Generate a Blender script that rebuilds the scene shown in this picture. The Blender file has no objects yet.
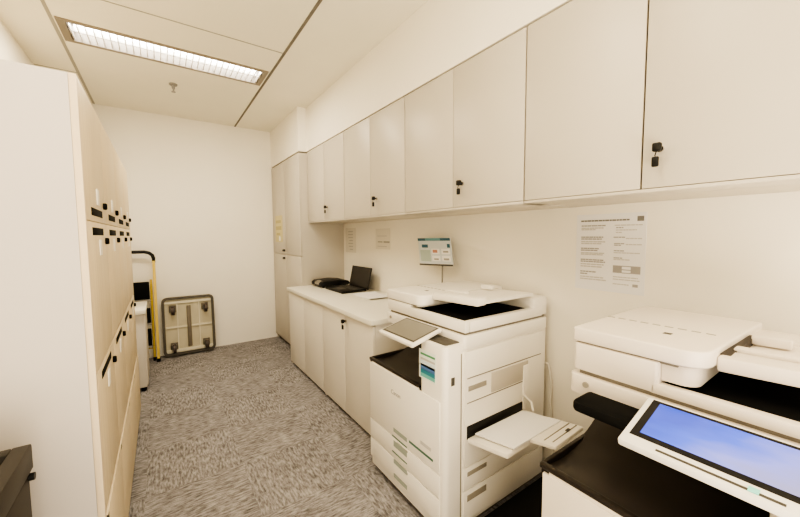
import bpy, bmesh, math, random
from mathutils import Vector, Matrix
random.seed(7)
SC = bpy.context.scene
COL = SC.collection
R = math.radians

# ------------------------------------------------------------------ materials
MATS = {}
def mat(name, col, rough=0.5, metal=0.0, spec=0.5, noise=0.0, nscale=8.0, bump=0.0, bscale=200.0, emit=None, estr=0.0, coat=0.0):
    if name in MATS: return MATS[name]
    m = bpy.data.materials.new(name); m.use_nodes = True
    nt = m.node_tree; b = nt.nodes['Principled BSDF']
    b.inputs['Base Color'].default_value = (*col, 1)
    b.inputs['Roughness'].default_value = rough
    b.inputs['Metallic'].default_value = metal
    b.inputs['Specular IOR Level'].default_value = spec
    b.inputs['Coat Weight'].default_value = coat
    tc = nt.nodes.new('ShaderNodeTexCoord')
    if noise > 0:
        n = nt.nodes.new('ShaderNodeTexNoise'); n.inputs['Scale'].default_value = nscale; n.inputs['Detail'].default_value = 4
        nt.links.new(tc.outputs['Object'], n.inputs['Vector'])
        r = nt.nodes.new('ShaderNodeValToRGB')
        r.color_ramp.elements[0].position = .3; r.color_ramp.elements[1].position = .7
        r.color_ramp.elements[0].color = (*[c*(1-noise) for c in col], 1)
        r.color_ramp.elements[1].color = (*[min(1, c*(1+noise)) for c in col], 1)
        nt.links.new(n.outputs['Fac'], r.inputs['Fac']); nt.links.new(r.outputs['Color'], b.inputs['Base Color'])
    if bump > 0:
        n2 = nt.nodes.new('ShaderNodeTexNoise'); n2.inputs['Scale'].default_value = bscale
        nt.links.new(tc.outputs['Object'], n2.inputs['Vector'])
        bp = nt.nodes.new('ShaderNodeBump'); bp.inputs['Strength'].default_value = bump; bp.inputs['Distance'].default_value = .002
        nt.links.new(n2.outputs['Fac'], bp.inputs['Height']); nt.links.new(bp.outputs['Normal'], b.inputs['Normal'])
    if emit:
        b.inputs['Emission Color'].default_value = (*emit, 1); b.inputs['Emission Strength'].default_value = estr
    MATS[name] = m
    return m

def wood_mat(name, c0, c1):
    m = bpy.data.materials.new(name); m.use_nodes = True; nt = m.node_tree; b = nt.nodes['Principled BSDF']
    tc = nt.nodes.new('ShaderNodeTexCoord'); mp = nt.nodes.new('ShaderNodeMapping'); mp.inputs['Scale'].default_value = (14, 14, .8)
    n = nt.nodes.new('ShaderNodeTexNoise'); n.inputs['Scale'].default_value = 3; n.inputs['Detail'].default_value = 5
    r = nt.nodes.new('ShaderNodeValToRGB'); r.color_ramp.elements[0].position = .35; r.color_ramp.elements[1].position = .7
    r.color_ramp.elements[0].color = (*c0, 1); r.color_ramp.elements[1].color = (*c1, 1)
    L = nt.links
    L.new(tc.outputs['Object'], mp.inputs['Vector']); L.new(mp.outputs['Vector'], n.inputs['Vector'])
    L.new(n.outputs['Fac'], r.inputs['Fac']); L.new(r.outputs['Color'], b.inputs['Base Color'])
    b.inputs['Roughness'].default_value = .45
    return m

def carpet_mat():
    m = bpy.data.materials.new('carpet_tiles'); m.use_nodes = True; nt = m.node_tree; b = nt.nodes['Principled BSDF']; L = nt.links
    N = nt.nodes.new
    tc = N('ShaderNodeTexCoord')
    def streak(sc, seed):
        mp = N('ShaderNodeMapping'); mp.inputs['Scale'].default_value = sc; mp.inputs['Location'].default_value = (seed, seed*1.7, 0)
        n = N('ShaderNodeTexNoise'); n.inputs['Scale'].default_value = 1; n.inputs['Detail'].default_value = 3; n.inputs['Roughness'].default_value = .6
        L.new(tc.outputs['Object'], mp.inputs['Vector']); L.new(mp.outputs['Vector'], n.inputs['Vector'])
        return n.outputs['Fac']
    a = streak((20, 85, 1), 3.1); c = streak((85, 20, 1), 8.3)
    ch = N('ShaderNodeTexChecker'); ch.inputs['Scale'].default_value = 2.0
    ch.inputs['Color1'].default_value = (0, 0, 0, 1); ch.inputs['Color2'].default_value = (1, 1, 1, 1)
    mpc = N('ShaderNodeMapping'); mpc.inputs['Location'].default_value = (.13, .21, .25)
    L.new(tc.outputs['Object'], mpc.inputs['Vector']); L.new(mpc.outputs['Vector'], ch.inputs['Vector'])
    mx = N('ShaderNodeMix'); mx.data_type = 'FLOAT'
    L.new(ch.outputs['Fac'], mx.inputs[0]); L.new(a, mx.inputs[2]); L.new(c, mx.inputs[3])
    big = streak((7, 7, 1), 1.0)
    fine = streak((220, 220, 1), 5.0)
    m1 = N('ShaderNodeMath'); m1.operation = 'MULTIPLY_ADD'; m1.inputs[1].default_value = .35; L.new(fine, m1.inputs[0]); L.new(mx.outputs[0], m1.inputs[2])
    m2 = N('ShaderNodeMath'); m2.operation = 'MULTIPLY_ADD'; m2.inputs[1].default_value = .30; L.new(big, m2.inputs[0]); L.new(m1.outputs[0], m2.inputs[2])
    r = N('ShaderNodeValToRGB')
    e = r.color_ramp.elements
    e[0].position = .60; e[0].color = (.112, .104, .104, 1); e[1].position = 1.06; e[1].color = (.42, .40, .40, 1)
    L.new(m2.outputs[0], r.inputs['Fac']); L.new(r.outputs['Color'], b.inputs['Base Color'])
    b.inputs['Roughness'].default_value = .95; b.inputs['Specular IOR Level'].default_value = .1
    bp = N('ShaderNodeBump'); bp.inputs['Strength'].default_value = .5; bp.inputs['Distance'].default_value = .004
    L.new(m1.outputs[0], bp.inputs['Height']); L.new(bp.outputs['Normal'], b.inputs['Normal'])
    return m

M_wall = mat('wall_paint', (.91, .865, .775), .75, noise=.015, nscale=1.5, bump=.05, bscale=120)
M_ceil = mat('ceiling_board', (.90, .86, .74), .85, noise=.012, nscale=3, bump=.06, bscale=160)
M_grid = mat('grid_metal', (.40, .38, .33), .5)
M_floor = carpet_mat()
M_lam = mat('white_laminate', (.68, .63, .56), .42, noise=.01, nscale=2)
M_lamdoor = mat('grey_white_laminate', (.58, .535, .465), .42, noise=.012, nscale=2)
M_lambase = mat('base_laminate', (.78, .735, .66), .42, noise=.012, nscale=2)
M_edge = mat('dark_gap', (.10, .09, .08), .8)
M_panel = mat('panel_white', (.60, .555, .515), .5, noise=.01, nscale=2)
M_wood = wood_mat('pale_maple', (.70, .585, .40), (.77, .655, .46))
M_woodedge = wood_mat('pale_maple_edge', (.72, .60, .44), (.76, .64, .48))
M_top = mat('worktop_white', (.84, .81, .72), .32, noise=.012, nscale=5)
M_plinth = mat('plinth_brown', (.16, .14, .12), .6)
M_black = mat('black_plastic', (.012, .0115, .0115), .42, spec=.35, bump=.05, bscale=300)
M_blackmatte = mat('black_matte', (.010, .010, .010), .7, spec=.12)
M_trayblack = mat('brown_black_plastic', (.030, .024, .020), .36, spec=.5, bump=.04, bscale=400)
M_dgrey = mat('dark_grey_plastic', (.085, .078, .068), .5, bump=.05, bscale=250)
M_grey = mat('grey_plastic', (.30, .285, .26), .5)
M_chrome = mat('chrome', (.55, .53, .50), .25, metal=1)
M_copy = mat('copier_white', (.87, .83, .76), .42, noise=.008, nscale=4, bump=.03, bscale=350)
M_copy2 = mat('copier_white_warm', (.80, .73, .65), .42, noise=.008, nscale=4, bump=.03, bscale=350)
M_line = mat('copier_seam', (.22, .20, .17), .7)
M_recess = mat('copier_recess', (.36, .33, .28), .6)
M_paper = mat('paper_white', (.88, .87, .86), .8)
M_poster = mat('poster_paper', (.84, .83, .83), .8)
M_ink = mat('ink_grey', (.40, .38, .36), .8)
M_inkd = mat('ink_dark', (.24, .23, .22), .8)
M_inkl = mat('ink_light', (.58, .56, .53), .8)
M_yellow = mat('ladder_yellow', (.74, .55, .12), .4)
M_label = mat('key_tag_white', (.86, .82, .74), .6)
M_green = mat('mark_green', (.16, .24, .20), .6)
M_sgreen = mat('sticker_green', (.12, .36, .20), .5)
M_sblue = mat('sticker_blue', (.10, .20, .42), .5)
M_steal = mat('sticker_teal', (.05, .25, .33), .5)
M_smint = mat('sticker_mint', (.18, .50, .45), .5)
M_spale = mat('sticker_pale', (.72, .80, .84), .5)
M_sw = mat('sticker_white', (.82, .86, .80), .5)
M_screengrey = mat('screen_off', (.24, .225, .19), .3, spec=.5)
M_mint = mat('led_mint', (.25, .6, .5), .4, emit=(.3, .8, .65), estr=.3)
M_tube = mat('lamp_tube', (1, 1, 1), .5, emit=(1, .98, .95), estr=5.0)
M_refl = mat('lamp_reflector', (.85, .83, .78), .25, metal=.6)
M_lframe = mat('lamp_frame', (.34, .30, .25), .4, metal=.5)
M_deck = mat('trolley_deck', (.56, .51, .38), .55, noise=.05, nscale=10)
M_rib = mat('trolley_rib', (.70, .65, .52), .55)
M_wheel = mat('wheel_dark', (.07, .05, .042), .5)
M_yellownote = mat('yellow_note', (.66, .60, .36), .8)
M_cord = mat('cable_white', (.70, .66, .58), .5)

def screen_mat():
    m = bpy.data.materials.new('touch_screen_lit'); m.use_nodes = True; nt = m.node_tree; b = nt.nodes['Principled BSDF']; L = nt.links
    N = nt.nodes.new
    tc = N('ShaderNodeTexCoord'); sp = N('ShaderNodeSeparateXYZ'); L.new(tc.outputs['Generated'], sp.inputs[0])
    # blue at the top left of the display fading to lavender and pale grey at the lower right
    ns = N('ShaderNodeTexNoise'); ns.inputs['Scale'].default_value = 2.2; L.new(tc.outputs['Generated'], ns.inputs['Vector'])
    a = N('ShaderNodeMath'); a.operation = 'MULTIPLY_ADD'; a.inputs[1].default_value = -.75; a.inputs[2].default_value = .80; L.new(sp.outputs[1], a.inputs[0])
    c = N('ShaderNodeMath'); c.operation = 'MULTIPLY_ADD'; c.inputs[1].default_value = -.30; L.new(sp.outputs[0], c.inputs[0]); L.new(a.outputs[0], c.inputs[2])
    d = N('ShaderNodeMath'); d.operation = 'MULTIPLY_ADD'; d.inputs[1].default_value = .35; L.new(ns.outputs['Fac'], d.inputs[0]); L.new(c.outputs[0], d.inputs[2])
    r = N('ShaderNodeValToRGB'); e = r.color_ramp.elements
    e[0].position = .10; e[0].color = (.06, .12, .70, 1); e[1].position = .95; e[1].color = (.46, .40, .50, 1)
    x = e.new(.40); x.color = (.11, .20, .92, 1); x = e.new(.62); x.color = (.36, .37, .90, 1)
    L.new(d.outputs[0], r.inputs['Fac'])
    b.inputs['Base Color'].default_value = (.02, .02, .03, 1); b.inputs['Roughness'].default_value = .2
    L.new(r.outputs['Color'], b.inputs['Emission Color']); b.inputs['Emission Strength'].default_value = .95
    return m
M_screen = screen_mat()

# ------------------------------------------------------------------ mesh helpers
def new(): return bmesh.new()
def _merge(bm, t):
    me = bpy.data.meshes.new('tmp'); t.to_mesh(me); t.free(); bm.from_mesh(me); bpy.data.meshes.remove(me)

def box(bm, x0, x1, y0, y1, z0, z1, r=0.0, seg=2, vr=0.0, vseg=4, mtx=None):
    t = bmesh.new()
    bmesh.ops.create_cube(t, size=1)
    lo = Vector((min(x0, x1), min(y0, y1), min(z0, z1))); hi = Vector((max(x0, x1), max(y0, y1), max(z0, z1)))
    for v in t.verts:
        v.co = Vector((lo[i] if v.co[i] < 0 else hi[i] for i in range(3)))
    if vr > 0:
        ed = [e for e in t.edges if abs((e.verts[0].co - e.verts[1].co).normalized().z) > .9]
        bmesh.ops.bevel(t, geom=ed, offset=vr, segments=vseg, profile=.5, affect='EDGES')
        if r > 0:
            ed = [e for e in t.edges if len(e.link_faces) == 2 and e.calc_face_angle(0) > 1.0]
            bmesh.ops.bevel(t, geom=ed, offset=r, segments=seg, profile=.5, affect='EDGES')
    elif r > 0:
        bmesh.ops.bevel(t, geom=list(t.edges), offset=min(r, .49*min(hi-lo)), segments=seg, profile=.5, affect='EDGES')
    if mtx is not None: bmesh.ops.transform(t, matrix=mtx, verts=t.verts)
    _merge(bm, t); return bm

def prism(bm, pts, axis, a0, a1, r=0.0, seg=2):
    """polygon (p,q) extruded along axis: x -> (y,z); y -> (x,z); z -> (x,y)"""
    t = bmesh.new()
    def P(p, a): return {'x': (a, p[0], p[1]), 'y': (p[0], a, p[1]), 'z': (p[0], p[1], a)}[axis]
    A = [t.verts.new(P(p, a0)) for p in pts]; B = [t.verts.new(P(p, a1)) for p in pts]
    n = len(pts)
    t.faces.new(A); t.faces.new(B[::-1])
    for i in range(n): t.faces.new((A[i], B[i], B[(i+1) % n], A[(i+1) % n]))
    bmesh.ops.recalc_face_normals(t, faces=t.faces)
    if r > 0:
        ed = [e for e in t.edges if e.calc_face_angle(0) > .5]
        bmesh.ops.bevel(t, geom=ed, offset=r, segments=seg, profile=.5, affect='EDGES')
    _merge(bm, t); return bm

def cyl(bm, p0, p1, r0, r1=None, n=16):
    r1 = r0 if r1 is None else r1
    p0 = Vector(p0); p1 = Vector(p1); d = p1-p0
    t = bmesh.new()
    bmesh.ops.create_cone(t, cap_ends=True, segments=n, radius1=r0, radius2=r1, depth=d.length)
    q = Vector((0, 0, 1)).rotation_difference(d.normalized()).to_matrix().to_4x4()
    bmesh.ops.transform(t, matrix=Matrix.Translation((p0+p1)/2) @ q, verts=t.verts)
    _merge(bm, t); return bm

def tube(bm, pts, r, n=8):
    pts = [Vector(p) for p in pts]; t = bmesh.new(); rings = []
    up = Vector((0, 0, 1))
    for i, p in enumerate(pts):
        d = (pts[min(i+1, len(pts)-1)] - pts[max(i-1, 0)]).normalized()
        a = d.cross(up)
        if a.length < 1e-3: a = d.cross(Vector((1, 0, 0)))
        a.normalize(); b = d.cross(a)
        rings.append([t.verts.new(p + r*(math.cos(k*2*math.pi/n)*a + math.sin(k*2*math.pi/n)*b)) for k in range(n)])
    for i in range(len(rings)-1):
        for k in range(n): t.faces.new((rings[i][k], rings[i][(k+1) % n], rings[i+1][(k+1) % n], rings[i+1][k]))
    t.faces.new(rings[0][::-1]); t.faces.new(rings[-1])
    bmesh.ops.recalc_face_normals(t, faces=t.faces)
    _merge(bm, t); return bm

def quadslab(bm, corners, th, r=0.0):
    """slab whose top face is the four corners, th thick along its normal"""
    c = [Vector(p) for p in corners]; n = (c[1]-c[0]).cross(c[3]-c[0]).normalized()
    if n.z < 0: n = -n
    t = bmesh.new()
    A = [t.verts.new(p) for p in c]; B = [t.verts.new(p - n*th) for p in c]
    t.faces.new(A); t.faces.new(B[::-1])
    for i in range(4): t.faces.new((A[i], B[i], B[(i+1) % 4], A[(i+1) % 4]))
    bmesh.ops.recalc_face_normals(t, faces=t.faces)
    if r > 0: bmesh.ops.bevel(t, geom=list(t.edges), offset=r, segments=2, profile=.5, affect='EDGES')
    _merge(bm, t); return bm

def wpos(o):
    p = Vector((0, 0, 0))
    while o is not None: p += o.location; o = o.parent
    return p

def obj(name, bm, material, parent=None, origin=None, label=None):
    """link bm (in world coordinates) as one object; its origin sits at `origin` or at its parent's"""
    base = Vector(origin) if origin is not None else (wpos(parent) if parent else Vector((0, 0, 0)))
    bmesh.ops.translate(bm, vec=-base, verts=bm.verts)
    me = bpy.data.meshes.new(name); bm.to_mesh(me); bm.free()
    me.materials.append(material)
    me.shade_smooth(); me.set_sharp_from_angle(angle=R(35))
    o = bpy.data.objects.new(name, me); COL.objects.link(o)
    if parent: o.parent = parent; o.location = base - wpos(parent)
    else: o.location = base
    if label: o['label'] = label
    return o

def tag(o, label, cat, group=None, kind=None):
    o['label'] = label; o['category'] = cat
    if group: o['group'] = group
    if kind: o['kind'] = kind
    return o

def thing(name, label, cat, loc, group=None):
    o = bpy.data.objects.new(name, None); o.empty_display_size = .1; COL.objects.link(o); o.location = loc
    return tag(o, label, cat, group)

def struct(name, bm, m):
    o = obj(name, bm, m); o['kind'] = 'structure'; return o

def dup(root, loc, label, group=None):
    """a copy of a thing with copies of its parts and sub-parts"""
    r = root.copy(); COL.objects.link(r); r.location = loc; r['label'] = label
    if group: r['group'] = group
    for ch in list(root.children):
        c = ch.copy(); COL.objects.link(c); c.parent = r
        for g in ch.children:
            d = g.copy(); COL.objects.link(d); d.parent = c
    return r

def text_obj(name, s, size, m, loc, X, Y, parent, depth=.0006):
    cu = bpy.data.curves.new(name+'_curve', 'FONT'); cu.body = s; cu.size = size; cu.extrude = depth; cu.align_x = 'CENTER'; cu.align_y = 'CENTER'
    t = bpy.data.objects.new('tmp_text', cu); COL.objects.link(t)
    bpy.context.view_layer.update()
    me = bpy.data.meshes.new_from_object(t.evaluated_get(bpy.context.evaluated_depsgraph_get()))
    bpy.data.objects.remove(t)
    X = Vector(X).normalized(); Y = Vector(Y).normalized(); Z = X.cross(Y)
    base = wpos(parent)
    M = Matrix.Translation(Vector(loc)-base) @ Matrix((X, Y, Z)).transposed().to_4x4()
    me.transform(M); me.materials.clear(); me.materials.append(m)
    o = bpy.data.objects.new(name, me); COL.objects.link(o); o.parent = parent
    return o

# ------------------------------------------------------------------ room dimensions
XW, XL, YF, YB, ZC = 1.85, -.80, 5.0, -1.6, 2.885

struct('floor', box(new(), XL-.1, XW+.1, YB-.1, YF+.1, -.1, 0), M_floor)
struct('wall_far', box(new(), XL-.1, XW+.1, YF, YF+.1, 0, ZC+.12), M_wall)
struct('wall_right', box(new(), XW, XW+.1, YB-.1, YF, 0, ZC+.12), M_wall)
struct('wall_left', box(new(), XL-.1, XL, YB-.1, YF, 0, ZC+.12), M_wall)

# ceiling with the cut-out for the lamp
LX0, LX1, LY0, LY1 = -.50, .835, 3.19, 3.515
b = new()
for (x0, x1, y0, y1) in ((XL-.1, XW+.1, YB-.1, LY0), (XL-.1, XW+.1, LY1, YF+.1), (XL-.1, LX0, LY0, LY1), (LX1, XW+.1, LY0, LY1)):
    box(b, x0, x1, y0, y1, ZC, ZC+.03)
box(b, LX0, LX1, LY0, LY1, ZC+.10, ZC+.12)
struct('ceiling', b, M_ceil)
struct('trim_1', box(new(), -.535, -.515, YB, YF, ZC-.003, ZC+.002), M_grid)
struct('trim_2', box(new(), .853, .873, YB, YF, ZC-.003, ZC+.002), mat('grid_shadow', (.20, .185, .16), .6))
k = 3
for (x0, x1, y) in ((-.515, .853, 2.815), (-.515, .853, .9), (-.515, .853, -.6), (XL, -.535, 4.15), (XL, -.535, 2.8)):
    struct('trim_%d' % k, box(new(), x0, x1, y-.005, y+.005, ZC-.002, ZC+.002), M_grid); k += 1

# bulkhead over the cupboards
struct('wall_bulkhead', box(box(new(), 1.405, XW, YB, 3.85, 2.405, ZC), 1.309, XW, 3.85, YF, 2.40, ZC), M_wall)

# ------------------------------------------------------------------ ceiling lamp
t = thing('ceiling_light', 'long lit louvred fluorescent light recessed in the ceiling', 'light', ((LX0+LX1)/2, (LY0+LY1)/2, ZC))
fr = new(); w = .030
box(fr, LX0-.004, LX1+.004, LY0-.004, LY0+w, ZC-.007, ZC+.09); box(fr, LX0-.004, LX1+.004, LY1-w, LY1+.004, ZC-.007, ZC+.09)
box(fr, LX0-.004, LX0+w+.01, LY0+w, LY1-w, ZC-.007, ZC+.09); box(fr, LX1-w, LX1+.004, LY0+w, LY1-w, ZC-.007, ZC+.09)
obj('frame', fr, M_lframe, t)
obj('reflector', box(new(), LX0+w+.01, LX1-w, LY0+w, LY1-w, ZC+.088, ZC+.095), M_refl, t)
for yy in (LY0+.09, LY1-.09):
    obj('tube', cyl(new(), (LX0+.06, yy, ZC+.06), (LX1-.05, yy, ZC+.06), .024, n=14), M_tube, t)
lv = new(); n = 30
for i in range(n):
    x = LX0+.05 + (LX1-w-.01-LX0-.05)*i/(n-1)
    box(lv, x-.003, x+.003, LY0+w, LY1-w, ZC+.003, ZC+.034)
box(lv, LX0+.042, LX1-w, (LY0+LY1)/2-.004, (LY0+LY1)/2+.004, ZC+.001, ZC+.036)
obj('louvre', lv, M_refl, t)

# sprinkler
t = thing('sprinkler', 'small metal fire sprinkler head under the ceiling beyond the light', 'sprinkler', (.162, 3.95, ZC))
obj('ceiling_plate', cyl(new(), (.162, 3.95, ZC-.012), (.162, 3.95, ZC), .032, .036, 20), M_grey, t)
s = new(); cyl(s, (.162, 3.95, ZC-.045), (.162, 3.95, ZC-.012), .012, .016, 12); cyl(s, (.162, 3.95, ZC-.07), (.162, 3.95, ZC-.045), .006, .008, 8)
cyl(s, (.162, 3.95, ZC-.074), (.162, 3.95, ZC-.069), .018, .018, 14)
obj('nozzle', s, M_grey, t)

# ------------------------------------------------------------------ locks with keys (facing -x)
def lock_parts(door, x, y, z, sc=1.0):
    l = cyl(new(), (x, y, z), (x-.010, y, z), .011*sc, n=14)
    obj('lock', l, M_chrome, door)
    kbm = new()
    cyl(kbm, (x-.008, y, z), (x-.030, y, z), .005*sc, n=8)
    box(kbm, x-.042*sc, x-.020, y-.012*sc, y+.012*sc, z-.012*sc, z+.016*sc, r=.004)
    # second key hanging from the ring
    tube(kbm, [(x-.032, y, z-.008), (x-.034, y+.004, z-.025), (x-.030, y+.004, z-.034)], .002, 6)
    box(kbm, x-.036, x-.024, y-.006*sc, y+.014*sc, z-.062*sc, z-.028, r=.004)
    obj('key', kbm, M_black, door)

# ------------------------------------------------------------------ wall cupboards
XU = 1.424; ZB, ZT = 1.596, 2.398
units = [(2.90, 3.845, 3.285, 'white wall cupboard next to the tall cabinet, farthest of the row'),
         (1.948, 2.896, 2.325, 'white wall cupboard above the open laptop, second from the tall cabinet'),
         (.997, 1.944, 1.392, 'white wall cupboard directly above the copier with the grey screen'),
         (.04, .993, .462, 'white wall cupboard above the copier with the lit blue screen, nearest the camera')]
for i, (y0, y1, yl, lab) in enumerate(units):
    t = thing('wall_cupboard', lab, 'cupboard', (XU, (y0+y1)/2, ZB), 'wall cupboards')
    c = new()
    box(c, XU+.002, XW-.002, y0, y0+.018, ZB, ZT); box(c, XU+.002, XW-.002, y1-.018, y1, ZB, ZT)
    box(c, XU-.002, XW-.002, y0+.018, y1-.018, ZT-.018, ZT)
    box(c, XW-.012, XW-.002, y0+.018, y1-.018, ZB+.02, ZT-.018)
    obj('carcass', c, M_lam, t)
    obj('bottom_lip', box(new(), XU-.018, XU+.15, y0+.0002, y1-.0002, ZB, ZB+.012, r=.002), M_lamdoor, t)
    obj('bottom_panel', box(new(), XU+.156, XW-.002, y0+.019, y1-.019, ZB+.002, ZB+.018), mat('cupboard_underside', (.66, .61, .53), .6), t)
    ym = (y0+y1)/2
    g = .004 if i < 3 else .006
    for (a, bb) in ((y0+.002, ym-g/2), (ym+g/2, y1-.002)):
        d = obj('door', box(new(), XU-.018, XU-.0005, a, bb, ZB+.014, ZT-.004, r=.0015), M_lamdoor, t)
        if a < yl < bb or (a == y0+.002 and yl < ym): 
            if a < yl < bb: lock_parts(d, XU-.018, yl, 1.738)

# ------------------------------------------------------------------ tall cabinet
XT = 1.325
t = thing('tall_cabinet', 'tall floor-to-bulkhead white cabinet in the far right corner', 'cabinet', (XT, 4.42, 0))
c = new()
box(c, XT+.003, XW-.002, 3.85, 3.87, 0.0, 2.385); box(c, XT+.003, XW-.002, 4.975, 4.995, 0, 2.385)
box(c, XT+.003, XW-.002, 3.87, 4.975, 2.365, 2.385); box(c, XW-.014, XW-.002, 3.87, 4.975, 0, 2.365)
box(c, XT+.003, XW-.014, 3.87, 4.975, 1.20, 1.225); box(c, XT+.003, XW-.014, 3.87, 4.975, .06, .08)
obj('carcass', c, M_lamdoor, t)
obj('plinth', box(new(), XT+.03, XT+.05, 3.87, 4.975, 0, .06), M_plinth, t)
for (a, bb) in ((3.852, 4.42), (4.424, 4.993)):
    for (z0, z1, zl) in ((.062, 1.208, 1.165), (1.215, 2.382, 1.265)):
        d = obj('door', box(new(), XT-.016, XT+.002, a, bb, z0, z1, r=.0015), M_lamdoor, t)
        if a > 4: 
            obj('lock', cyl(new(), (XT-.016, 4.46, zl), (XT-.045, 4.46, zl), .014, n=12), M_dgrey, d)
nb = tag(obj('paper_notice', box(new(), XT-.0185, XT-.0165, 4.53, 4.86, 1.37, 1.72), M_yellownote, None, (XT, 4.7, 1.37)), 'yellowish paper notice stuck on the tall corner cabinet door', 'notice', 'paper notices')
obj('print', box(box(box(new(), XT-.0195, XT-.0185, 4.60, 4.82, 1.62, 1.66), XT-.0195, XT-.0185, 4.58, 4.82, 1.53, 1.58), XT-.0195, XT-.0185, 4.64, 4.8, 1.46, 1.49), mat('note_ink', (.52, .46, .24), .8), nb)
obj('white_dot', cyl(new(), (XT-.0185, 4.66, 1.415), (XT-.0196, 4.66, 1.415), .034, n=20), M_paper, nb)

# ------------------------------------------------------------------ base cupboards and worktop
XC = 1.178; ZK = .84
for (y0, y1, yl, lab) in ((2.886, 3.848, None, 'white base cupboard under the worktop beside the tall cabinet'),
                          (1.985, 2.882, 2.40, 'white base cupboard with a key in its door beside the copier with the grey screen')):
    t = thing('base_cupboard', lab, 'cupboard', (XC, (y0+y1)/2, 0), 'base cupboards under the worktop')
    c = new()
    box(c, XC+.003, XW-.002, y0, y0+.018, .0, ZK); box(c, XC+.003, XW-.002, y1-.018, y1, .0, ZK)
    box(c, XC+.003, XW-.002, y0+.018, y1-.018, .06, .078); box(c, XW-.012, XW-.002, y0+.018, y1-.018, .078, ZK)
    box(c, XC+.003, XC+.08, y0+.018, y1-.018, ZK-.018, ZK)
    obj('carcass', c, M_lambase, t)
    obj('plinth', box(new(), XC+.025, XC+.04, y0+.018, y1-.018, 0, .06), M_plinth, t)
    ym = (y0+y1)/2
    for (a, bb) in ((y0+.0015, ym-.0015), (ym+.0015, y1-.0015)):
        d = obj('door', box(new(), XC-.016, XC+.002, a, bb, .035, ZK-.012, r=.0015), M_lambase, t)
        if yl and a < yl < bb: lock_parts(d, XC-.016, yl, .784, 1.0)
tag(obj('worktop', box(new(), 1.135, XW-.001, 1.965, 3.849, ZK+.001, .876, r=.004), M_top, None, (1.4, 2.9, .84)), 'cream white worktop over the base cupboards', 'worktop')

# ------------------------------------------------------------------ things on the worktop
ZW = .8765
t = thing('laptop', 'open black laptop standing on the worktop near the wall', 'laptop', (1.6, 3.25, ZW))
MB = Matrix.Translation((0, 0, 0))
obj('base', box(new(), 1.44, 1.72, 3.06, 3.48, ZW, ZW+.022, r=.006, vr=.015), M_black, t)
kb = new()
for r_ in range(5):
    for c_ in range(13): box(kb, 1.58+.024*r_, 1.60+.024*r_, 3.085+.028*c_, 3.109+.028*c_, ZW+.022, ZW+.0245)
obj('keyboard', kb, M_dgrey, t)
obj('touchpad', box(new(), 1.47, 1.56, 3.20, 3.34, ZW+.022, ZW+.0235), M_dgrey, t)
hg = Matrix.Translation((1.715, 0, ZW+.02)) @ Matrix.Rotation(R(12), 4, 'Y') @ Matrix.Translation((-1.715, 0, -ZW-.02))
sc_ = obj('lid', box(new(), 1.708, 1.72, 3.02, 3.44, ZW+.02, ZW+.245, r=.004, mtx=hg), mat('laptop_lid_black', (.02, .018, .017), .4), t)
obj('display', box(new(), 1.7068, 1.708, 3.035, 3.425, ZW+.04, ZW+.23, mtx=hg), mat('laptop_display_off', (.024, .021, .019), .3), sc_)

t = thing('laminator', 'low glossy black desk device with a silver glint behind the laptop', 'laminator', (1.52, 3.67, ZW))
prof = [(1.42, .015), (1.42, .048), (1.45, .066), (1.62, .074), (1.75, .06), (1.77, .03), (1.75, .012)]
obj('case', prism(new(), [(x, ZW+z) for x, z in prof], 'y', 3.535, 3.83, r=.006), M_black, t)
obj('silver_glint', prism(new(), [(1.417, ZW+.028), (1.417, ZW+.049), (1.447, ZW+.069), (1.47, ZW+.0685), (1.428, ZW+.045), (1.428, ZW+.028)], 'y', 3.60, 3.72), M_chrome, t)  # highlight on the glossy case, modelled as a chrome strip
for x in (1.46, 1.72):
    for y in (3.57, 3.79): obj('foot', cyl(new(), (x, y, ZW), (x, y, ZW+.018), .014, n=10), M_blackmatte, t)

# loose papers on the worktop with a curled edge
def curled_sheet(x0, x1, y0, y1, z, lift, n=12):
    t_ = bmesh.new(); rows = []
    for i in range(n+1):
        u = i/n; y = y0+(y1-y0)*u; dz = lift*(2*u-1)**4
        rows.append([t_.verts.new((x, y, z+dz)) for x in (x0, x1)])
    for i in range(n): t_.faces.new((rows[i][0], rows[i][1], rows[i+1][1], rows[i+1][0]))
    g = bmesh.ops.extrude_face_region(t_, geom=t_.faces[:])
    bmesh.ops.translate(t_, vec=(0, 0, .004), verts=[v for v in g['geom'] if isinstance(v, bmesh.types.BMVert)])
    bmesh.ops.recalc_face_normals(t_, faces=t_.faces)
    return t_
tag(obj('paper_stack', curled_sheet(1.50, 1.74, 2.60, 2.93, ZW+.0005, .012), M_paper, None, (1.62, 2.76, ZW)), 'small stack of white paper curling on the worktop right of the laptop', 'paper')

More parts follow.
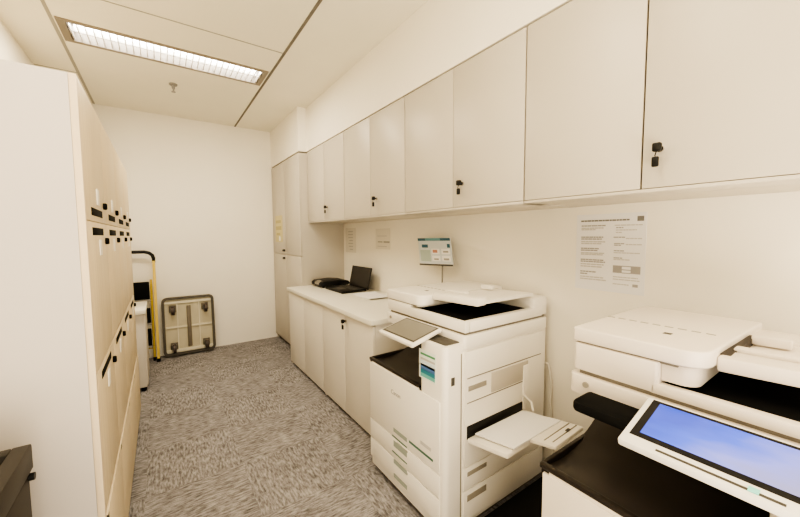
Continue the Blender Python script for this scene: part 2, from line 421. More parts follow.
# sign stand behind the copier
t = thing('sign_stand', 'small sign card with a blue heading on a thin stand by the wall', 'sign', (1.74, 1.95, ZW))
obj('base', box(new(), 1.67, 1.81, 1.975, 2.09, ZW, ZW+.012, r=.003), M_grey, t)
obj('pole', tube(new(), [(1.755, 2.02, ZW+.01), (1.755, 1.96, ZW+.08), (1.755, 1.946, 1.10), (1.755, 1.944, 1.25)], .006), M_grey, t)
def cardpt(a, h, off=0):   # a along the card from its far edge, h up from its foot; the card is skewed like the photo's
    y = 2.195 - .384*a + .05*h; z = 1.213 + .016*a + .212*h - .012*a*h
    return Vector((1.738 + .012*h - off, y, z))
def cardstrip(bm, a0, a1, h0, h1, off):
    t_ = bmesh.new(); f = [t_.verts.new(cardpt(a, h, o)) for o in (off, off-.0008) for a, h in ((a0, h0), (a1, h0), (a1, h1), (a0, h1))]
    t_.faces.new(f[:4]); t_.faces.new(f[4:][::-1])
    for i in range(4): t_.faces.new((f[i], f[4+i], f[4+(i+1) % 4], f[(i+1) % 4]))
    bmesh.ops.recalc_face_normals(t_, faces=t_.faces); _merge(bm, t_)
b = new()
t_ = bmesh.new(); f = [t_.verts.new(cardpt(a, h, o)) for o in (0, -.006) for a, h in ((0, 0), (1, 0), (1, 1), (0, 1))]
t_.faces.new(f[:4]); t_.faces.new(f[4:][::-1])
for i in range(4): t_.faces.new((f[i], f[4+i], f[4+(i+1) % 4], f[(i+1) % 4]))
bmesh.ops.recalc_face_normals(t_, faces=t_.faces); _merge(b, t_)
card = obj('card', b, mat('sign_card', (.66, .70, .72), .5), t)
b = new(); cardstrip(b, 0, 1, .90, 1.0, .0015); cardstrip(b, .12, .32, .64, .76, .0015); cardstrip(b, .9, .98, .64, .78, .0015)
obj('heading', b, mat('sign_blue', (.035, .13, .20), .5), card)
b = new(); cardstrip(b, .25, .72, .905, .995, .0025)
obj('heading_text', b, mat('sign_cyan', (.16, .36, .42), .5), card)
b = new(); cardstrip(b, .05, .38, .12, .55, .0015)
obj('left_block', b, mat('sign_green', (.46, .54, .50), .6), card)
b = new()
for aa in (.42, .72):
    for hh in (.14, .40): cardstrip(b, aa, aa+.24, hh, hh+.2, .0015)
obj('white_boxes', b, M_paper, card)
b = new(); cardstrip(b, .46, .60, .45, .56, .0026)
obj('red_mark', b, mat('sign_red', (.55, .28, .22), .6), card)
b = new(); cardstrip(b, .48, .62, .18, .24, .0026); cardstrip(b, .77, .92, .18, .25, .0026); cardstrip(b, .77, .92, .46, .52, .0026)
obj('text_lines', b, M_ink, card)
b = new(); cardstrip(b, -.01, 1.01, -.03, .03, .004)
obj('bottom_rail', b, M_dgrey, t)

# ------------------------------------------------------------------ notices on the right wall
def notice(y0, y1, z0, z1, label, m=M_poster, group='paper notices'):
    return tag(obj('paper_notice', box(new(), XW-.0025, XW+.0005, y0, y1, z0, z1), m, None, (XW, (y0+y1)/2, z0)), label, 'notice', group)
Y0, Y1, Z0, Z1 = .647, .972, 1.160, 1.553
nt_ = notice(Y0, Y1, Z0, Z1, 'large white text notice on the wall between the two copiers')
def onp(bm, a0, a1, h0, h1):    # a from the sheet's left edge, h from its top
    Wd, H = Y1-Y0, Z1-Z0
    box(bm, XW-.0034, XW-.0025, Y1-a1*Wd, Y1-a0*Wd, Z1-h1*H, Z1-h0*H)
def words_line(bm, a0, a1, h, th):
    a = a0
    while a < a1-.01:
        w_ = random.uniform(.03, .085); onp(bm, a, min(a+w_, a1), h-th/2, h+th/2); a += w_+.006
b = new(); words_line(b, .07, .78, .085, .020)
obj('heading', b, M_inkd, nt_)
obj('stamp', (lambda q: (onp(q, .88, .965, .045, .105), q)[1])(new()), M_inkd, nt_)
b = new(); bl = new()
for (h, e, dark) in ((.15, .46, 1), (.18, .42, 0), (.20, .30, 0), (.30, .42, 1), (.325, .40, 1), (.36, .45, 0), (.385, .40, 0), (.45, .36, 1), (.475, .34, 1), (.51, .45, 0), (.53, .42, 0), (.60, .45, 1), (.625, .46, 1), (.66, .44, 0), (.69, .42, 0), (.76, .34, 1), (.79, .20, 1), (.83, .44, 0), (.86, .48, 0)):
    words_line(b if dark else bl, .08, e, h, .017)
for (h, s_, e, dark) in ((.15, .58, .95, 0), (.18, .60, .70, 1), (.21, .60, .88, 0), (.24, .60, .68, 0), (.30, .57, .74, 1), (.315, .74, .95, 0), (.38, .58, .72, 1), (.40, .58, .68, 1), (.39, .74, .95, 0), (.47, .58, .72, 1), (.495, .58, .93, 0), (.56, .58, .70, 1), (.58, .58, .80, 0), (.80, .58, .92, 0), (.83, .58, .94, 0), (.89, .58, .80, 0)):
    words_line(b if dark else bl, s_, e, h, .013)
obj('dark_text', b, M_ink, nt_); obj('pale_text', bl, M_inkl, nt_)
for (a_, b1_) in ((.575, .70), (.82, .945)):
    b = new(); onp(b, a_, b1_, .655, .748); obj('picture_block', b, M_ink, nt_)
b = new(); onp(b, .70, .82, .655, .665); onp(b, .70, .82, .70, .71); onp(b, .70, .82, .74, .75); onp(b, .85, .92, .875, .91)
obj('table_rules', b, M_ink, nt_)

M_clear = mat('pale_sheet', (.78, .74, .66), .6)
nA = notice(3.53, 3.79, 1.25, 1.54, 'pale faintly printed sheet on the wall beside the tall cabinet', M_clear)
b = new()
for i in range(7): box(b, XW-.0034, XW-.0025, 3.60, 3.60+random.uniform(.07, .12), 1.28+.035*i, 1.295+.035*i)
obj('text_lines', b, M_inkl, nA)
nB = notice(2.81, 3.085, 1.31, 1.52, 'pale sheet with one dark text line on the wall above the laptop', M_clear)
obj('text_line', box(box(new(), XW-.0034, XW-.0025, 2.82, 2.93, 1.375, 1.392), XW-.0034, XW-.0025, 2.95, 3.04, 1.378, 1.39), M_ink, nB)
obj('pale_text', box(box(new(), XW-.0034, XW-.0025, 2.87, 3.05, 1.44, 1.448), XW-.0034, XW-.0025, 2.87, 3.05, 1.335, 1.343), M_inkl, nB)

# ------------------------------------------------------------------ lockers on the left
XD = -.193
cols = [(1.50, 1.985), (1.987, 2.475), (2.477, 2.965), (2.967, 3.455)]
names = ['pale wooden locker column nearest the camera, joined to the white end panel', 'second pale wooden locker column from the white end panel',
         'third pale wooden locker column from the white end panel', 'farthest pale wooden locker column, beside the low white cabinet']
rows = [(1.5065, 1.955, 'up'), (.992, 1.5040, 'down'), (.502, .986, 'down'), (.06, .494, 'low')]
def locker(y0, y1, label, first):
    t = thing('storage_locker', label, 'locker', (-.45, (y0+y1)/2, 0), 'wooden storage lockers')
    c = new()
    box(c, XL+.01, XD-.02, y0, y0+.016, .0, 1.955); box(c, XL+.01, XD-.02, y1-.016, y1, .0, 1.955)
    box(c, XL+.01, XL+.02, y0+.016, y1-.016, 0, 1.955)
    for z in (.06, .49, .98, 1.497, 1.939): box(c, XL+.02, XD-.02, y0+.016, y1-.016, z, z+.016)
    obj('carcass', c, M_wood, t)
    obj('plinth', box(new(), XD-.06, XD-.045, y0+.016, y1-.016, 0, .06), M_plinth, t)
    for (z0, z1, k) in rows:
        pr = .004 if k == 'low' else 0
        d = obj('door', box(new(), XD-.0185, XD+pr, y0+.001, y1-.001, z0, z1, r=.0012), M_wood, t)
        x = XD
        if k == 'low':
            obj('catch', box(new(), x-.012, x+.004, y0-.0005, y0+.03, z1-.03, z1-.004, r=.002), M_dgrey, d)
            continue
        s_ = 1 if k == 'up' else -1
        ze = z0 if k == 'up' else z1
        dy = .09*(y1-y0)/.485
        h0 = ze + s_*.034
        # dark recessed pull, its rim standing a little proud of the door
        pl = new(); box(pl, x-.004, x+.0012, y0+.10, y0+.37, h0-.014, h0+.014, r=.0008)
        obj('pull', pl, M_blackmatte, d)
        lk = new(); lz = ze + s_*.072
        cyl(lk, (x, y0+.425, lz), (x+.010, y0+.425, lz), .014, n=14); box(lk, x+.008, x+.013, y0+.417, y0+.433, lz-.012, lz+.012, r=.002)
        obj('lock', lk, M_blackmatte, d)
        obj('name_tag', box(new(), x, x+.004, y0+.235, y0+.285, ze+s_*.065, ze+s_*.125, r=.001), M_label, d)
    if first:
        obj('end_panel', box(new(), XL+.005, XD-.0195, y0-.022, y0-.002, 0, 1.957, r=.001), M_panel, t, label='plain white end panel')
        obj('edge_strip', box(new(), XD-.0190, XD+.0, y0-.022, y0+.0, .0, 1.957, r=.001), M_woodedge, t, label='light wood edge strip')
    return t
for i, ((y0, y1), lab) in enumerate(zip(cols, names)): locker(y0, y1, lab, i == 0)

# low white cabinet past the lockers
t = thing('low_cabinet', 'low white cabinet just past the lockers in front of the yellow stepladder', 'cabinet', (-.45, 4.15, 0))
obj('carcass', box(new(), XL+.01, -.160, 3.93, 4.42, .04, .735, r=.003), M_lam, t)
obj('cabinet_top', box(new(), XL+.005, -.140, 3.90, 4.44, .737, .775, r=.004), M_top, t)
obj('door', box(new(), -.160, -.150, 3.935, 4.415, .06, .725, r=.002), M_lam, t)
for x in (-.75, -.185):
    for y in (3.96, 4.39): obj('foot', cyl(new(), (x, y, 0), (x, y, .04), .02, .024, 12), M_blackmatte, t)

# ------------------------------------------------------------------ dark bin in the left foreground
t = thing('waste_bin', 'dark grey bin with an open slot top in the left foreground', 'bin', (-.52, 1.15, 0))
bx0, bx1, by0, by1 = -.72, -.325, .95, 1.345
obj('body', box(new(), bx0, bx1, by0, by1, .05, .795, r=.006, vr=.02), mat('bin_grey', (.048, .042, .036), .5, spec=.3), t)
rim = new()
for (a, b1, c_, d_) in ((bx0-.006, bx0+.05, by0, by1), (bx1-.032, bx1+.006, by0, by1), (bx0+.05, bx1-.032, by0, by0+.045), (bx0+.05, bx1-.032, by1-.035, by1)):
    box(rim, a, b1, c_, d_, .805, .876, r=.004)
obj('rim', rim, mat('bin_rim', (.055, .049, .042), .5, spec=.3), t)
obj('liner', box(new(), bx0+.05, bx1-.032, by0+.045, by1-.035, .797, .803), M_blackmatte, t)
obj('knob', cyl(new(), (bx1, by1-.02, .79), (bx1+.012, by1-.02, .79), .010, n=12), M_black, t)
for x in (bx0+.06, bx1-.06):
    for y in (by0+.06, by1-.06): obj('caster', cyl(new(), (x-.01, y, .025), (x+.01, y, .025), .0245, n=14), M_blackmatte, t)

# ------------------------------------------------------------------ yellow stepladder folded against the far wall
t = thing('stepladder', 'folded yellow stepladder with black treads by the far wall', 'ladder', (-.28, 4.82, 0))
def lean(z): return 4.80 + .07*z
for x in (-.50, -.075):
    pr = new()
    quad = [(x-.013, 4.785), (x+.013, 4.785), (x+.013, 4.835), (x-.013, 4.835)]
    t_ = bmesh.new(); A = [t_.verts.new((p[0], p[1], .02)) for p in quad]; B = [t_.verts.new((p[0], p[1]+.08, 1.17)) for p in quad]
    t_.faces.new(A); t_.faces.new(B[::-1])
    for i in range(4): t_.faces.new((A[i], B[i], B[(i+1) % 4], A[(i+1) % 4]))
    bmesh.ops.recalc_face_normals(t_, faces=t_.faces); _merge(pr, t_)
    f_ = obj('front_rail', pr, M_yellow, t)
    obj('foot', box(new(), x-.018, x+.018, 4.778, 4.842, 0, .04, r=.004), M_blackmatte, f_)
for x in (-.462, -.112):
    b = new(); tube(b, [(x, 4.875, .03), (x, 4.935, .95)], .012)
    f_ = obj('rear_rail', b, M_yellow, t)
    obj('foot', cyl(new(), (x, 4.875, 0), (x, 4.875, .04), .016, n=10), M_blackmatte, f_)
arch = [(-.075, lean(1.16)+.01, 1.15), (-.075, lean(1.2)+.01, 1.20), (-.085, lean(1.24)+.01, 1.235), (-.115, lean(1.27)+.01, 1.262), (-.16, 4.90, 1.275)]
arch = arch + [(-.575-p[0], p[1], p[2]) for p in arch[::-1]]
obj('top_handle', tube(new(), arch, .019, 10), M_black, t)
for (z0, z1) in ((.735, .935), (.465, .635), (.205, .40)):
    tr = new(); box(tr, -.478, -.128, lean(z0)-.028, lean(z0)-.004, z0, z1, r=.006)
    tt = obj('tread', tr, M_blackmatte, t)
    obj('tread_edge', box(new(), -.484, -.122, lean(z0)-.03, lean(z0)+.02, z0-.028, z0-.004, r=.003), M_grey, tt)
obj('crossbar', tube(new(), [(-.462, 4.887, .15), (-.112, 4.887, .15)], .010), M_yellow, t)

# ------------------------------------------------------------------ platform trolley standing on its end
t = thing('platform_trolley', 'platform trolley stood on end against the far wall, wheels outward', 'trolley', (.25, 4.93, 0))
TM = Matrix.Translation((0, 4.905, 0)) @ Matrix.Rotation(R(-5), 4, 'X') @ Matrix.Translation((0, -4.905, 0))
tx0, tx1, tz0, tz1 = -.025, .525, .012, .715
def rrect(x0, x1, z0, z1, r, n=5):
    o = []
    for (cx, cz, a0) in ((x1-r, z1-r, 0), (x0+r, z1-r, 90), (x0+r, z0+r, 180), (x1-r, z0+r, 270)):
        for i in range(n+1): a = R(a0+90*i/n); o.append((cx+r*math.cos(a), cz+r*math.sin(a)))
    return o
def tl(bm): bmesh.ops.transform(bm, matrix=TM, verts=bm.verts); return bm
obj('deck', tl(prism(new(), rrect(tx0+.02, tx1-.02, tz0+.02, tz1-.02, .04), 'y', 4.892, 4.902)), M_deck, t)
b = bmesh.new(); o1 = rrect(tx0, tx1, tz0, tz1, .055); o2 = rrect(tx0+.028, tx1-.028, tz0+.028, tz1-.028, .035)
va = [[b.verts.new((p[0], y, p[1])) for p in o_] for o_ in (o1, o2) for y in (4.862, 4.908)]
n_ = len(o1)
for i in range(n_):
    j = (i+1) % n_
    for (q, r_) in ((0, 1), (1, 3), (3, 2), (2, 0)): b.faces.new((va[q][i], va[q][j], va[r_][j], va[r_][i]))
bmesh.ops.recalc_face_normals(b, faces=b.faces)
obj('bumper_rim', tl(b), mat('trolley_rim', (.10, .088, .07), .5), t)
rb = new()
box(rb, tx0+.03, tx1-.03, 4.876, 4.892, .340, .360); box(rb, tx0+.03, tx1-.03, 4.872, 4.892, .045, .085, r=.002); box(rb, tx0+.03, tx1-.03, 4.876, 4.892, .635, .665)
for x in (.13, .36): box(rb, x-.006, x+.006, 4.880, 4.892, .085, .635)
obj('ribs', tl(rb), M_rib, t)
obj('centre_bar', tl(box(new(), .228, .272, 4.868, 4.892, .10, .60, r=.003)), mat('trolley_bar', (.20, .17, .13), .5), t)
for x in (.085, .425):
    for z in (.575, .125):
        c_ = new(); box(c_, x-.038, x+.038, 4.872, 4.888, z-.042, z+.042, r=.003); cyl(c_, (x, 4.872, z), (x, 4.852, z), .03, n=14)
        box(c_, x-.024, x-.019, 4.79, 4.855, z-.04, z+.02); box(c_, x+.019, x+.024, 4.79, 4.855, z-.04, z+.02)
        cs = obj('caster', tl(c_), mat('caster_bracket', (.16, .14, .11), .4), t)
        obj('wheel', tl(cyl(new(), (x-.016, 4.80, z-.018), (x+.016, 4.80, z-.018), .052, n=20)), M_wheel, cs)

# ------------------------------------------------------------------ copiers
def copier(label, XF, YL, W, XS, XBK, z_lip, z_col, z_s0, z_s1, z_bed, z_cov, z_lid, XLID, MC, screen_on, detail, group='office copiers'):
    t = thing('photocopier', label, 'photocopier', ((XF+XBK)/2, YL-W/2, 0), group)
    YR = YL-W; V = lambda v: YL-v
    vcol = .49
    # body
    b = new()
    box(b, XF, XBK, V(vcol)-.05, YL, .045, z_lip-.045, r=.004, vr=.03, vseg=5)
    box(b, XF, XF+.43, YR, V(vcol), .045, z_col, r=.004, vr=.03, vseg=5)
    box(b, XF+.40, XBK, YR, YL, .045, z_s0, r=.004)
    box(b, XF, XF+.02, V(vcol-.004), YL-.03, z_lip-.06, z_lip-.012, r=.002)
    box(b, XF+.02, XF+.43, YL-.02, YL, z_lip-.06, z_lip-.030, r=.002)
    body = obj('body', b, MC, t)
    obj('column_top', box(new(), XF+.022, XS-.002, YR+.022, V(vcol)-.010, z_col, z_col+.004, r=.0015, vr=.012), M_dgrey, t)
    obj('cavity_lining', box(box(new(), XF+.405, XF+.419, YR+.19, YL-.02, z_lip, z_s0-.003), XF+.09, XF+.405, V(vcol), V(vcol-.004), z_lip, z_s0-.003), M_blackmatte, t)
    # base and feet
    obj('base_skirt', box(new(), XF+.02, XBK-.01, YR+.015, YL-.015, .02, .047), M_plinth, t)
    for x in (XF+.09, XBK-.09):
        for y in (YR+.09, YL-.09): obj('caster', cyl(new(), (x-.014, y, .0255), (x+.014, y, .0255), .0255, n=14), M_blackmatte, t)
    # output tray: curved dark surface with a raised rim
    pts = []; n = 14
    for i in range(n+1):
        u = i/n; x = XF+.004+.40*u
        z = z_lip - .004 + (-.014*math.sin(math.pi*min(u/.55, 1)) if u < .55 else .075*((u-.55)/.45)**1.5)
        pts.append((x, z))
    prof = pts + [(XF+.404, z_lip-.044), (XF+.004, z_lip-.044)]
    tr = new(); prism(tr, prof, 'y', V(vcol-.004), YL-.003)
    tray = obj('output_tray', tr, M_trayblack, t)
    rim = new(); box(rim, XF-.003, XF+.018, V(vcol-.004), YL+.002, z_lip-.014, z_lip+.004, r=.006); box(rim, XF+.01, XF+.36, YL-.012, YL+.002, z_lip-.030, z_lip+.004, r=.005)
    obj('tray_rim', rim, M_trayblack, tray)
    # scanner unit and its black bed
    b = new(); box(b, XS-.010, XBK, YR-.010, YL-.020, z_s0, z_s1-.004, r=.004, vr=.02)
    obj('scanner_unit', b, MC, t)
    obj('feeder_groove', box(new(), XS+.010, XLID-.01, YR+.006, YL-.045, z_s1-.004, z_s1+.012), M_line, t)
    # feeder base: left block, front rim, right rim, rear block
    XR = XLID
    b = new(); vb = .262
    box(b, XS-.004, XR, V(vb), YL-.03, z_s1+.010, z_cov, r=.005, vr=.012)
    box(b, XS-.004, XS+.028, YR-.008, V(vb-.02), z_s1+.008, z_bed, r=.006)
    box(b, XS+.03, XR-.05, YR-.008, YR+.03, z_s1+.008, z_bed-.0005, r=.006)
    box(b, XR-.13, XR, YR-.006, V(vb-.02), z_s1+.010, z_lid-.022, r=.010)
    fb = obj('feeder_base', b, MC, t)
    obj('scanner_bed', box(new(), XS+.02, XR-.05, YR+.015, V(vb-.01), z_s1+.004, z_bed-.008), M_blackmatte, t)
    # document feeder cover with a rounded front-right corner
    cc = [(XS-.006, YL-.028), (XS-.006, V(.30))]
    for i in range(1, 7):
        a = R(15*i); cc.append((XS-.006+.055*(1-math.cos(a)), V(.30)-.06*math.sin(a)))
    cc += [(XR, V(.372)), (XR, YL-.028)]
    obj('cover_seam', box(new(), XS+.006, XR-.01, V(.30), YL-.036, z_cov-.004, z_cov+.006), M_line, t)
    b = new(); prism(b, cc, 'z', z_cov+.004, z_lid, r=.006, seg=3)
    cov = obj('feeder_cover', b, MC, t)
    # feeder nose under the cover, right of the recess
    nn = [(XS+.012, V(vb)), (XS+.012, V(.305))]
    for i in range(1, 6):
        a = R(18*i); nn.append((XS+.012+.04*(1-math.cos(a)), V(.305)-.035*math.sin(a)))
    nn += [(XR-.06, V(.34)), (XR-.06, V(vb))]
    obj('feeder_nose', prism(new(), nn, 'z', z_bed+.008, z_cov, r=.003), MC, t)
    obj('feed_slot', box(new(), XS+.10, XR-.16, V(.382), V(.362), z_bed+.045, z_lid-.016), mat('slot_dark', (.045, .036, .03), .6), t)
    # feed line and small mark on the cover
    lb = new()
    for i in range(9):
        a = .03+i*.034; box(lb, XS+.225, XS+.235, V(a+.022), V(a), z_lid-.0005, z_lid+.0006)
    obj('icon_row', lb, M_recess, cov)
    obj('status_mark', box(new(), XS+.13, XS+.15, V(.245), V(.225), z_lid-.0005, z_lid+.0008), M_dgrey, cov)
    # paper tray of the feeder, floating above the bed
    tz = z_bed+.05; xf = XS+.085; xb = XR-.125
    b = new()
    quadslab(b, [(xf+.06, V(.375), tz+.022), (xf+.06, YR+.004, tz+.034), (xb, YR+.004, tz+.034), (xb, V(.375), tz+.022)], .016)
    quadslab(b, [(xf-.012, V(.36), tz+.040), (xf+.010, YR+.01, tz+.048), (xf+.075, YR+.01, tz+.050), (xf+.065, V(.36), tz+.042)], .040, r=.007)
    ft = obj('feeder_tray', b, MC, t)
    b = new(); quadslab(b, [(xf+.075, V(.375), tz+.050), (xf+.08, V(.52), tz+.053), (xf+.115, V(.52), tz+.053), (xf+.11, V(.375), tz+.050)], .020, r=.004)
    obj('paper_guide', b, MC, ft)
    b = new(); quadslab(b, [(xb-.09, V(.38), tz+.054), (xb-.09, V(.46), tz+.056), (xb-.06, V(.46), tz+.056), (xb-.06, V(.38), tz+.054)], .026, r=.004)
    obj('paper_guide', b, MC, ft)
    # control panel on its dark arm
    x0, x1 = (.93, 1.115) if not screen_on else (.868, 1.052)
    za, zb = (.945, .992) if not screen_on else (.968, 1.018)
    y0, y1 = (1.535, 1.24) if not screen_on else (.347, .012)
    obj('panel_arm', box(new(), x1-.075, XS+.004, YR+.05, y0-.0 if not screen_on else YL-.082, z_s0-.010, z_s0+.020, r=.008, vr=.022), M_blackmatte, t)
    b = new(); quadslab(b, [(x0, y0, za), (x0, y1, za), (x1, y1, zb), (x1, y0, zb)], .020, r=.006)
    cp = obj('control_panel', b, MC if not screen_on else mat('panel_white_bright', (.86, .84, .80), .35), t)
    nrm = Vector((-(zb-za), 0, (x1-x0))).normalized()
    def sp(a, c, off): # a along depth 0..1, c along width 0..1
        return Vector((x0+(x1-x0)*a, y0+(y1-y0)*c, za+(zb-za)*a)) + nrm*off
    if screen_on:
        b = new(); quadslab(b, [sp(.16, .045, .0012), sp(.16, .955, .0012), sp(.95, .955, .0012), sp(.95, .045, .0012)], .001)
        bz = obj('bezel', b, M_black, cp)
        b = new(); quadslab(b, [sp(.24, .095, .002), sp(.24, .91, .002), sp(.90, .91, .002), sp(.90, .095, .002)], .0006)
        obj('screen', b, M_screen, cp)
        b = new(); quadslab(b, [sp(.055, .22, .0012), sp(.055, .80, .0012), sp(.085, .80, .0012), sp(.085, .22, .0012)], .001)
        obj('key_strip', b, M_dgrey, cp)
        b = new(); quadslab(b, [sp(.05, .655, .002), sp(.05, .70, .002), sp(.12, .70, .002), sp(.12, .655, .002)], .001)
        obj('status_light', b, M_mint, cp)
    else:
        b = new(); quadslab(b, [sp(.10, .04, .0012), sp(.10, .96, .0012), sp(.96, .96, .0012), sp(.96, .04, .0012)], .001)
        obj('bezel', b, M_dgrey, cp)
        b = new(); quadslab(b, [sp(.15, .07, .002), sp(.15, .93, .002), sp(.92, .93, .002), sp(.92, .07, .002)], .0006)
        obj('screen', b, M_screengrey, cp)
    # small round mark at the left of the scanner
    obj('button', cyl(new(), (XS-.009, YL-.075, (z_s0+z_s1)/2+.004), (XS-.015, YL-.075, (z_s0+z_s1)/2+.004), .009, n=14), M_recess, t)
    # paper drawers at the bottom of the front
    for (z0, z1) in ((.215, .332), (.095, .211)):
        d = obj('paper_drawer', box(new(), XF-.006, XF+.006, YR+.032, YL-.012, z0, z1-.002, r=.002), MC, t)
        obj('drawer_grip', box(new(), XF-.0068, XF-.004, YL-.40, YL-.30, z1-.022, z1-.012), M_recess, d)
    obj('front_cover', box(new(), XF-.006, XF+.006, YR+.032, YL-.012, .336, z_lip-.022, r=.002), MC, t)
    if not detail: return t
    # ---- size marks, brand and sticker on the front
    x = XF-.0066
    for (z, h, m_) in ((.378, .022, 0), (.338, .007, 1), (.300, .034, 0), (.248, .007, 1), (.198, .026, 0), (.115, .024, 0)):
        obj('size_line' if m_ else 'size_label', box(new(), x-.0008, x, 1.395, 1.535 if m_ else 1.52, z-h/2, z+h/2), mat('size_green', (.10, .20, .16), .6) if m_ else mat('size_grey_green', (.36, .40, .35), .6), t)
    obj('size_line', box(new(), x-.0008, x, 1.185, 1.375, .376, .388), MATS['size_green'], t)
    obj('pale_print', box(new(), x-.0008, x, 1.20, 1.28, .42, .436), M_inkl, t)
    text_obj('brand_mark', 'Canon', .034, M_ink, (x-.0004, 1.497, .588), (0, -1, 0), (0, 0, 1), t)
    st = obj('sticker', box(new(), XF-.0012, XF+.0005, 1.172, 1.298, .755, .898), M_sw, t, label='green and blue printed sticker')
    y_a, y_b = 1.178, 1.285
    for (nm, z0, z1, m_) in (('green_line', .872, .882, M_sgreen), ('grey_text', .848, .858, M_inkl), ('pale_band', .818, .846, M_spale), ('blue_band', .80, .828, M_sblue), ('teal_band', .782, .802, M_steal), ('mint_band', .764, .782, M_smint)):
        obj(nm, box(new(), XF-.002, XF-.0012, y_a, y_b, z0, z1), m_, st)
    # ---- right-hand side (faces the camera)
    ys = YR
    b = new(); box(b, 1.135, 1.76, ys-.010, ys+.004, .345, .905, r=.003)
    sc = obj('side_cover', b, MC, t)
    b = new(); box(b, 1.15, 1.74, ys-.0115, ys-.0095, .775, .779); box(b, 1.15, 1.60, ys-.0115, ys-.0095, .655, .659)
    obj('cover_seams', b, M_line, sc)
    obj('handle_recess', box(new(), 1.158, 1.285, ys-.012, ys-.006, .712, .738, r=.003), M_recess, sc)
    obj('duct_panel', box(new(), 1.32, 1.62, ys-.013, ys-.008, .665, .765, r=.002), mat('copier_white_shade', (.56, .515, .45), .5), sc)
    obj('rear_frame', box(new(), 1.575, 1.625, ys-.018, ys-.008, .50, .745, r=.004), MC, sc)
    obj('bypass_slot', box(new(), 1.15, 1.58, ys-.0125, ys-.006, .478, .545, r=.003), M_black, sc)
    obj('side_window', box(new(), 1.056, 1.080, ys-.0012, ys+.004, .760, .800, r=.003), M_dgrey, t)
    obj('corner_seam', box(new(), 1.118, 1.124, ys-.001, ys+.002, .06, .90), M_line, t)
    # bypass tray
    b = new(); quadslab(b, [(1.150, ys-.012, .487), (1.150, .872, .532), (1.555, .872, .545), (1.585, ys-.012, .500)], .022, r=.005)
    by = obj('bypass_tray', b, MC, t)
    b = new(); quadslab(b, [(1.30, .872, .545), (1.31, .752, .568), (1.535, .752, .580), (1.545, .872, .556)], .016, r=.004)
    obj('tray_extension', b, MC, by)
    obj('extension_mark', (lambda q: quadslab(q, [(1.45, .79, .5735), (1.45, .775, .576), (1.475, .775, .578), (1.475, .79, .5755)], .001))(new()), M_dgrey, by)
    for dx in (.05, .085):
        b = new(); quadslab(b, [(1.32+dx*.2, .868-dx, .5475+dx*.19), (1.32+dx*.2, .862-dx, .5487+dx*.19), (1.53, .862-dx, .5597+dx*.19), (1.53, .868-dx, .5585+dx*.19)], .0012)
        obj('extension_rib', b, M_line, by)
    b = new(); tube(b, [(1.575, ys-.02, .585), (1.60, ys-.05, .55), (1.575, 1.03, .52)], .006)
    obj('tray_strap', b, MC, by)
    # drawer ends
    for (z0, z1) in ((.225, .335), (.07, .218)):
        d = obj('drawer_side', box(new(), 1.135, 1.76, ys-.008, ys+.004, z0, z1, r=.003), MC, t)
        obj('side_grip', box(new(), 1.158, 1.295, ys-.0095, ys-.005, z1-.055 if z0 < .1 else z1-.045, z1-.022, r=.003), M_recess, d)
    obj('power_cord', tube(new(), [(1.79, 1.13, .72), (1.815, 1.10, .70), (1.825, 1.085, .60), (1.82, 1.08, .45), (1.825, 1.06, .25), (1.83, 1.05, .02)], .005, 8), M_cord, t)
    return t

copier('white office copier with a dark grey screen and an open side paper tray', 1.02, 1.79, .68, 1.14, 1.80, .705, .945, .918, .985, 1.045, 1.06, 1.122, 1.80, M_copy, False, True)
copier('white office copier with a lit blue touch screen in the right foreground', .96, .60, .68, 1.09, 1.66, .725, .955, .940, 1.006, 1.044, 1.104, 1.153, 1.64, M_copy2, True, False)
tag(obj('floor_sheet', box(new(), 1.02, XW-.03, .61, 1.118, 0.0005, .006, r=.001), mat('sheet_black', (.02, .019, .018), .85, bump=.2, bscale=300), None, (1.4, .86, 0)), 'thin black sheet on the carpet between the two copiers', 'mat')  # thin black sheet covering the floor between the copiers
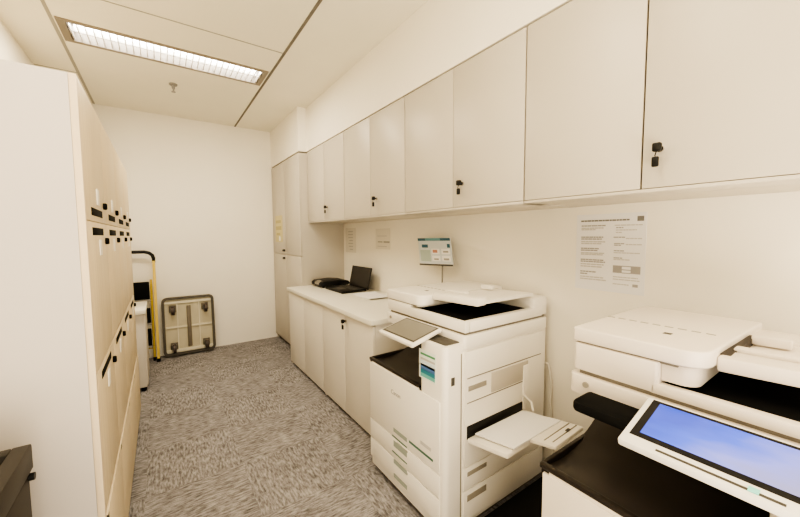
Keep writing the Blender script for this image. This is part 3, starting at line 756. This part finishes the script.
# paper lying on the bypass tray
b = new()
quadslab(b, [(1.19, 1.085, .505), (1.19, .866, .547), (1.53, .855, .565), (1.53, 1.07, .520)], .006)
tag(obj('paper_sheets', b, M_paper, None, (1.36, .97, .51)), 'white paper sheets lying on the copier side tray', 'paper')

# ------------------------------------------------------------------ lights
def area(name, loc, sx, sy, power, col, rot=(0, 0, 0)):
    l = bpy.data.lights.new(name, 'AREA'); l.shape = 'RECTANGLE'; l.size = sx; l.size_y = sy; l.energy = power; l.color = col
    o = bpy.data.objects.new(name, l); COL.objects.link(o); o.location = loc; o.rotation_euler = rot
    return o
area('ceiling_lamp_near', (.10, .75, ZC-.012), 1.1, .3, 10, (1, .88, .68))
area('ceiling_lamp_mid', (.17, 3.35, ZC-.012), 1.2, .26, 22, (1, .88, .68))
area('ceiling_lamp_back', (.17, -1.0, ZC-.012), 1.3, .3, 10, (1, .88, .68))
area('ceiling_fill_back', (.1, -1.3, .4), 1.8, 1.2, 52, (1, .88, .68), (R(165), 0, 0))  # unseen fill lamp, added behind the camera to brighten the ceiling

w = bpy.data.worlds.new('World'); SC.world = w; w.use_nodes = True
bg = w.node_tree.nodes['Background']; bg.inputs[0].default_value = (1, .90, .735, 1); bg.inputs[1].default_value = 1.35

# ------------------------------------------------------------------ camera
f, yaw, pitch, roll = 341.92, .6102944, .0676411, -.00521116
cy, sy = math.cos(yaw), math.sin(yaw)
fwd = Vector((sy*math.cos(pitch), cy*math.cos(pitch), -math.sin(pitch)))
right = Vector((cy, -sy, 0)); up = right.cross(fwd)
r_ = right*math.cos(roll)+up*math.sin(roll); u_ = -right*math.sin(roll)+up*math.cos(roll)
cd = bpy.data.cameras.new('camera'); cd.sensor_width = 36; cd.sensor_fit = 'HORIZONTAL'; cd.lens = f/800*36; cd.clip_start = .02
cam = bpy.data.objects.new('camera', cd); COL.objects.link(cam)
cam.matrix_world = Matrix.Translation((0, 0, 1.45)) @ Matrix((r_, u_, -fwd)).transposed().to_4x4()
SC.camera = cam
SC.view_settings.view_transform = 'AgX'
SC.view_settings.look = 'AgX - High Contrast'
SC.view_settings.exposure = 0.46
